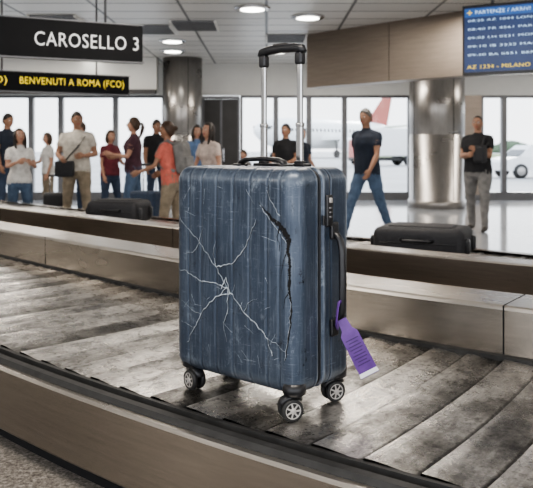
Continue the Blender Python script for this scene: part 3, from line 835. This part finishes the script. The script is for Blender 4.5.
for x in(-.067+HX,.067+HX):
    th.rbox((x,HY,.695),(.021,.014,.13),.004,'chrome'); th.rbox((x,HY,.845),(.0175,.011,.25),.0035,'chrome')
    th.rbox((x,HY,.760),(.0235,.016,.012),.003,'chrome')
    th.rbox((x,HY,.652),(.028,.022,.012),.004,'black_plastic')
    th.rbox((x,HY,.948),(.026,.024,.036),.007,'black_plastic')
gp=[(-.080+HX,HY,.963),(-.074+HX,HY,.974),(-.05+HX,HY,.979),(HX,HY,.981),(.05+HX,HY,.979),(.074+HX,HY,.974),(.080+HX,HY,.963)]
th.tube(gp,[.010,.013,.0135,.0135,.0135,.013,.010],'black_plastic',n=16,flat=1.05,ref=(0,0,1))
th.rbox((HX,HY-.004,.992),(.05,.014,.006),.002,'dark_panel')
th.obj('telescopic_handle',parent=case)
tp=MB()
pp=[(-.085,.008,.642),(-.078,.008,.654),(-.06,.008,.661),(0,.008,.664),(.06,.008,.661),(.078,.008,.654),(.085,.008,.642)]
tp.tube(pp,[.006,.007,.0065,.007,.0065,.007,.006],'black_plastic',n=12,flat=2.0,ref=(0,0,1))
for x in(-.085,.085): tp.rbox((x,.008,.644),(.034,.034,.010),.004,'black_plastic')
tp.obj('top_carry_handle',parent=case)
sh=MB(); xs=W/2; HYs=.036
pp=[(xs-.002,HYs,.468),(xs+.010,HYs,.464),(xs+.022,HYs,.450),(xs+.028,HYs,.42),(xs+.030,HYs,.34),(xs+.028,HYs,.262),(xs+.022,HYs,.238),(xs+.010,HYs,.226),(xs-.002,HYs,.222)]
sh.tube(pp,[.0085,.0085,.009,.009,.010,.009,.009,.0085,.0085],'black_plastic',n=14,flat=1.25,ref=(1,0,0))
for zz in(.474,.216): sh.rbox((xs+.002,HYs,zz),(.012,.032,.046),.005,'black_plastic')
sh.obj('side_carry_handle',parent=case)
lk=MB()
lk.rbox((xs+.002,.012,.528),(.012,.028,.085),.005,'black_plastic')
for k in range(3):
    lk.loft([((xs+.003,.006,.512+k*.012),(.0062,0,0),(0,0,.0045)),((xs+.003,.018,.512+k*.012),(.0062,0,0),(0,0,.0045))],'frame_grey',n=12)
lk.rbox((xs+.008,.012,.556),(.006,.012,.014),.0025,'hub_grey')
lk.rbox((xs+.008,ZIP+.004,.505),(.004,.010,.026),.0018,'black_plastic')
lk.obj('combination_lock',parent=case)
tg=MB()
hxp=xs+.029
TT=Matrix.Translation((hxp+.002,HYs-.018,.258))@Matrix.Rotation(rad(40),4,'Z')@Matrix.Rotation(rad(-27),4,'Y')
loop=[]
for k in range(24):
    a=2*math.pi*k/24
    loop.append((.019*math.cos(a)-.004,.014*math.sin(a),.030*math.cos(a+.25)))
tg.tube(loop,.0018,'purple_tag',TT,n=8,closed=True,flat=3.6,ref=(0,1,0))
def band(hw0,hw1,z0,z1,y,t,mat,n=6):
    for k in range(n):
        a=z0+(z1-z0)*k/n; b_=z0+(z1-z0)*(k+1)/n; w0=hw0+(hw1-hw0)*k/n; w1=hw0+(hw1-hw0)*(k+1)/n
        y0=y+.006*math.sin(a*22); y1=y+.006*math.sin(b_*22)
        vs=[(-w0,y0-t,a),(w0,y0-t,a),(w1,y1-t,b_),(-w1,y1-t,b_),(-w0,y0+t,a),(w0,y0+t,a),(w1,y1+t,b_),(-w1,y1+t,b_)]
        tg.add(vs,[(0,1,2,3),(7,6,5,4),(0,3,7,4),(1,5,6,2),(0,4,5,1),(3,2,6,7)],mat,TT,False)
band(.012,.015,-.014,-.044,0,.0012,'purple_tag',3)
band(.015,.024,-.044,-.056,0,.0016,'purple_tag',3)
band(.024,.026,-.056,-.180,0,.0016,'purple_tag',9)
band(.0255,.0265,-.166,-.178,0,.0022,'white_paper',2)
for k in range(9):
    band(.018-.005*(k%3==1),.018-.005*(k%3==1),-.070-.009*k,-.0725-.009*k,0,.0020,'tag_print',1)
tg.obj('luggage_tag',parent=case)

# ---------------------------------------------------------------- other luggage
def flat_case(x,y,z,size,rot,col):
    m=MB(); sx,sy,sz=size
    m.rbox((0,0,sz/2+.012),size,.05,col)
    m.tube([(-sx/2,-sy/2+.05,sz/2+.012),(-sx/2+.05,-sy/2,sz/2+.012),(sx/2-.05,-sy/2,sz/2+.012),(sx/2,-sy/2+.05,sz/2+.012)],.005,'black_plastic',n=6)
    m.tube([(-.10,-sy/2,sz/2+.03),(-.08,-sy/2-.025,sz/2+.03),(.08,-sy/2-.025,sz/2+.03),(.10,-sy/2,sz/2+.03)],.009,'black_plastic',n=8)
    m.rbox((0,0,sz+.01),(sx*.7,sy*.6,.02),.009,col)
    for i in(-1,1):
        for j in(-1,1): m.rbox((i*(sx/2+.005),j*(sy/2-.07),sz/2),(.04,.05,sz*.5),.015,'black_plastic')
    m.box((0,0,.006),(sx*.8,sy*.8,.012),'black_rubber')
    return m.obj('black_suitcase',loc=(x,y,z),rot=(0,0,rot))
flat_case(1.0,4.75,BZ+.008,(.57,.38,.185),rad(-24),'bag_black')
flat_case(-1.36,6.9,BZ+.008,(.50,.38,.20),rad(-15),'bag_black')
def roller(x,y,col,H=.62,rot=0,hh=.42):
    m=MB(); m.rbox((0,0,H/2+.05),(.40,.24,H),.05,col)
    m.rbox((0,-.125,H*.45),(.32,.04,H*.5),.018,col)
    for s in(-1,1):
        m.tube([(s*.1,.09,H+.03),(s*.1,.09,H+hh)],.009,'chrome',n=8)
        for j in(-1,1): m.loft([((s*.16-.012,j*.09,.03),(0,.03,0),(0,0,.03)),((s*.16+.012,j*.09,.03),(0,.03,0),(0,0,.03))],'black_rubber',n=16)
    m.tube([(-.12,.09,H+hh),(.12,.09,H+hh)],.016,'black_plastic',n=10)
    m.obj('rolling_suitcase',loc=(x,y,0),rot=(0,0,rot))
roller(-3.15,11.2,'bag_black',H=.5,rot=.3,hh=.3); roller(-1.60,9.9,'bag_blue',rot=-.4,H=.6,hh=.4)

# ---------------------------------------------------------------- signs
def sign(name,a,bp,z0,z1,lines):
    a=Vector((a[0],a[1],0)); bp=Vector((bp[0],bp[1],0)); d=bp-a; L=d.length
    e=empty(name,(a.x,a.y,0),(0,0,math.atan2(d.y,d.x)))
    m=MB(); m.box((L/2,.04,(z0+z1)/2),(L,.08,z1-z0),'sign_black'); m.box((L/2,.04,z1+.006),(L+.02,.09,.012),'frame_grey'); m.box((L/2,.04,z0-.006),(L+.02,.09,.012),'frame_grey')
    for x in(L*.25,L*.8): m.tube([(x,.04,z1),(x,.04,CZ)],.012,'frame_grey',n=8)
    m.obj('panel',parent=e)
    for i,(t,x0,x1,q0,q1,mt) in enumerate(lines): text_obj(t,'lettering_%d'%i,e,x0,x1,q0,q1,-.001,mt)
    return e
dx=Vector((1.155,.54)).normalized()
A=Vector((-2.325,6.5))-dx*.45; B=Vector((-1.17,7.04)); L=(B-A).length
sign('carousel_number_sign',A,B,2.03,2.37,[('CAROSELLO 3',L-.985,L-.04,2.135,2.26,'text_white')])
dx=Vector((1.42,.76)).normalized()
A=Vector((-3.22,9.0))-dx*.5; B=Vector((-1.80,9.76)); L=(B-A).length
sign('welcome_sign',A,B,1.92,2.15,[('BENVENUTI A ROMA (FCO)',L-1.38,L-.07,1.98,2.095,'text_yellow'),('FCO)',L-1.85,L-1.53,1.98,2.095,'text_yellow')])
A=Vector((2.42,9.2)); B=Vector((3.75,8.5)); d=B-A; L=d.length
e=empty('flight_information_display',(A.x,A.y,0),(0,0,math.atan2(d.y,d.x)))
m=MB(); m.box((L/2,.05,2.54),(L,.1,.86),'black_plastic'); m.box((L/2,-.003,2.545),(L-.05,.008,.79),'screen_blue')
m.box((L/2,-.009,2.875),(L-.06,.004,.10),'screen_header')
for x in(.35,L-.35): m.tube([(x,.06,2.95),(x,.06,CZ)],.02,'frame_grey',n=10)
m.obj('monitor',parent=e)
text_obj('PARTENZE / ARRIVI','t0',e,.16,.80,2.855,2.90,-.013,'screen_text')
text_obj('+','t1',e,.06,.12,2.85,2.905,-.013,'text_yellow')
rows=['08:25 AZ 1044 LONDRA LHR   08','08:40 FR 4561 PARIGI CDG   03','09:05 LH 0231 MONACO       05','09:10 IB 3232 MADRID       11','09:30 BA 0551 BERLINO      02']
for i,t in enumerate(rows): text_obj(t,'row_%d'%i,e,.07,L-.15,2.765-.105*i,2.793-.105*i,-.009,'screen_text')
text_obj('AZ 1234 - MILANO - ARRIVATO 3','row_9',e,.06,L-.12,2.19,2.235,-.009,'text_yellow')
print('signs',time.time()-T00)

# ---------------------------------------------------------------- outside
b=MB(); b.box((0,140,-.15),(500,244.6,.1),'apron_asphalt'); b.obj('ground')
b=MB(); b.box((100,120,-.09),(170,90,.02),'grass'); b.obj('grass_field')
t=MB()
for k in range(44):
    x=30+k*3.2+random.uniform(-1,1); r=random.uniform(1.6,3.0)
    t.sphere((x,200+random.uniform(-3,3),r*.3),(r*1.5,r,r*.8),'tree_green',n=10,m=6)
t.obj('tree_line')
ac=MB(); T=Matrix.Translation((7.5,100,0))@Matrix.Rotation(rad(50),4,'Z')
fr=[(-14,.05,3.4),(-13.3,.7,3.3),(-12,1.35,3.2),(-10,1.85,3.1),(-6,2.0,3.1),(8,2.0,3.1),(12,1.6,3.4),(15,.9,3.9),(17,.25,4.2)]
ac.loft([((x,0,zc),(0,r,0),(0,0,r)) for x,r,zc in fr],'aircraft_white',T,n=28)
fin=[(0,1,2,3),(7,6,5,4),(0,3,7,4),(1,5,6,2),(3,2,6,7),(0,4,5,1)]
ac.add([(11,-.15,4.8),(16.5,-.15,4.6),(18,-.1,9),(15.8,-.1,9),(11,.15,4.8),(16.5,.15,4.6),(18,.1,9),(15.8,.1,9)],fin,'aircraft_red',T,False)
for sg in(-1,1):
    ac.add([(-3,sg*1.5,2.2),(3,sg*1.5,2.2),(6,sg*15,3.0),(4.5,sg*15,3.0),(-3,sg*1.5,2.6),(3,sg*1.5,2.5),(6,sg*15,3.1),(4.5,sg*15,3.1)],fin,'aircraft_white',T,False)
    ac.add([(13.5,sg*.5,4.2),(16.2,sg*.5,4.2),(17.5,sg*5,4.6),(16.3,sg*5,4.6),(13.5,sg*.5,4.4),(16.2,sg*.5,4.4),(17.5,sg*5,4.7),(16.3,sg*5,4.7)],fin,'aircraft_white',T,False)
    ac.loft([((-2.5+q,sg*5,1.6),(0,r,0),(0,0,r)) for q,r in((0,.75),(.4,.95),(2,.95),(3.3,.6))],'aircraft_white',T,n=18)
    ac.loft([((-.1,sg*2.4-.2,.45),(.5,0,0),(0,0,.5)),((-.1,sg*2.4+.2,.45),(.5,0,0),(0,0,.5))],'black_rubber',T,n=16)
    ac.tube([(0,sg*2.4,.4),(0,sg*2.2,2.3)],.12,'frame_grey',T,n=8)
ac.tube([(-10.5,0,.3),(-10.5,0,1.8)],.1,'frame_grey',T,n=8); ac.loft([((-10.5,-.2,.3),(.35,0,0),(0,0,.35)),((-10.5,.2,.3),(.35,0,0),(0,0,.35))],'black_rubber',T,n=14)
for sg in(-1,1):
    for k in range(22): ac.box((-9+k*.85,sg*1.93,3.5),(.28,.12,.38),'car_glass',T)
    ac.box((-12.3,sg*.95,3.7),(.9,.5,.4),'car_glass',T)
ac.obj('airliner')
def car_(name,x,y,rot,body,L=4.2,tall=1.45):
    m=MB()
    prof=[(-L/2,.35),(-L/2,.75),(-L/2+.1,.85),(-L*.36,.92),(-L*.24,tall-.05),(-L*.1,tall),(L*.16,tall),(L*.30,.95),(L*.46,.82),(L/2,.70),(L/2,.35)]
    n=len(prof); vs=[]
    for s in(-1,1):
        for px,pz in prof: vs.append((px,s*(.85 if pz<1 else .68),pz))
    fs=[tuple(range(n))[::-1],tuple(range(n,2*n))]+[(i,(i+1)%n,n+(i+1)%n,n+i) for i in range(n)]
    m.add(vs,fs,body,smooth=False)
    for s in(-1,1):
        m.add([(-L*.30,s*.80,.96),(-L*.22,s*.72,tall-.12),(L*.14,s*.72,tall-.12),(L*.25,s*.80,.96)],[(0,1,2,3)],'car_glass',smooth=False)
        for wx in(-L*.30,L*.30):
            m.loft([((wx,s*.72,.32),(.32,0,0),(0,0,.32)),((wx,s*.90,.32),(.32,0,0),(0,0,.32))],'black_rubber',n=20)
            m.loft([((wx,s*.90,.32),(.19,0,0),(0,0,.19)),((wx,s*.91,.32),(.19,0,0),(0,0,.19))],'hub_grey',n=16)
    m.add([(L*.17,-.62,tall-.06),(L*.17,.62,tall-.06),(L*.305,.72,.98),(L*.305,-.72,.98)],[(0,1,2,3)],'car_glass',smooth=False)
    m.obj(name,loc=(x,y,-.1),rot=(0,0,rot))
car_('parked_car',12.0,33,rad(190),'car_white')
tr=MB()
tr.rbox((0,0,1.75),(3.4,2.0,2.1),.12,'car_white'); tr.rbox((2.4,0,1.2),(1.4,1.9,1.5),.2,'aircraft_red'); tr.box((2.6,-.96,1.45),(.8,.04,.5),'car_glass'); tr.box((.6,0,.5),(5,1.6,.25),'black_rubber')
for wx in(-1.1,2.4):
    for s in(-1,1): tr.loft([((wx,s*.75,.45),(.45,0,0),(0,0,.45)),((wx,s*.98,.45),(.45,0,0),(0,0,.45))],'black_rubber',n=20)
tr.obj('service_truck',loc=(9.3,56,-.1),rot=(0,0,rad(200)))

# ---------------------------------------------------------------- world & sun
w=bpy.data.worlds.new('world'); SC.world=w; w.use_nodes=True; nt=w.node_tree
bg=nt.nodes['Background']; tc=node(nt,'ShaderNodeTexCoord'); sp=node(nt,'ShaderNodeSeparateXYZ'); nt.links.new(tc.outputs['Generated'],sp.inputs[0])
r=ramp(nt,sp.outputs[2],[(.0,(.93,.94,.96)),(.5,(.78,.85,.96))]); nt.links.new(r.outputs[0],bg.inputs[0]); bg.inputs[1].default_value=3.0
s=bpy.data.lights.new('sun','SUN'); s.energy=3.0; s.angle=.25; s.color=(1,.96,.90); so=bpy.data.objects.new('sun',s); SC.collection.objects.link(so); so.rotation_euler=(rad(-70),0,rad(-22)); so.location=(5,40,20)
SC.view_settings.view_transform='AgX'; SC.view_settings.look='AgX - Medium High Contrast'
SC.view_settings.exposure=.15
print('done',time.time()-T00)
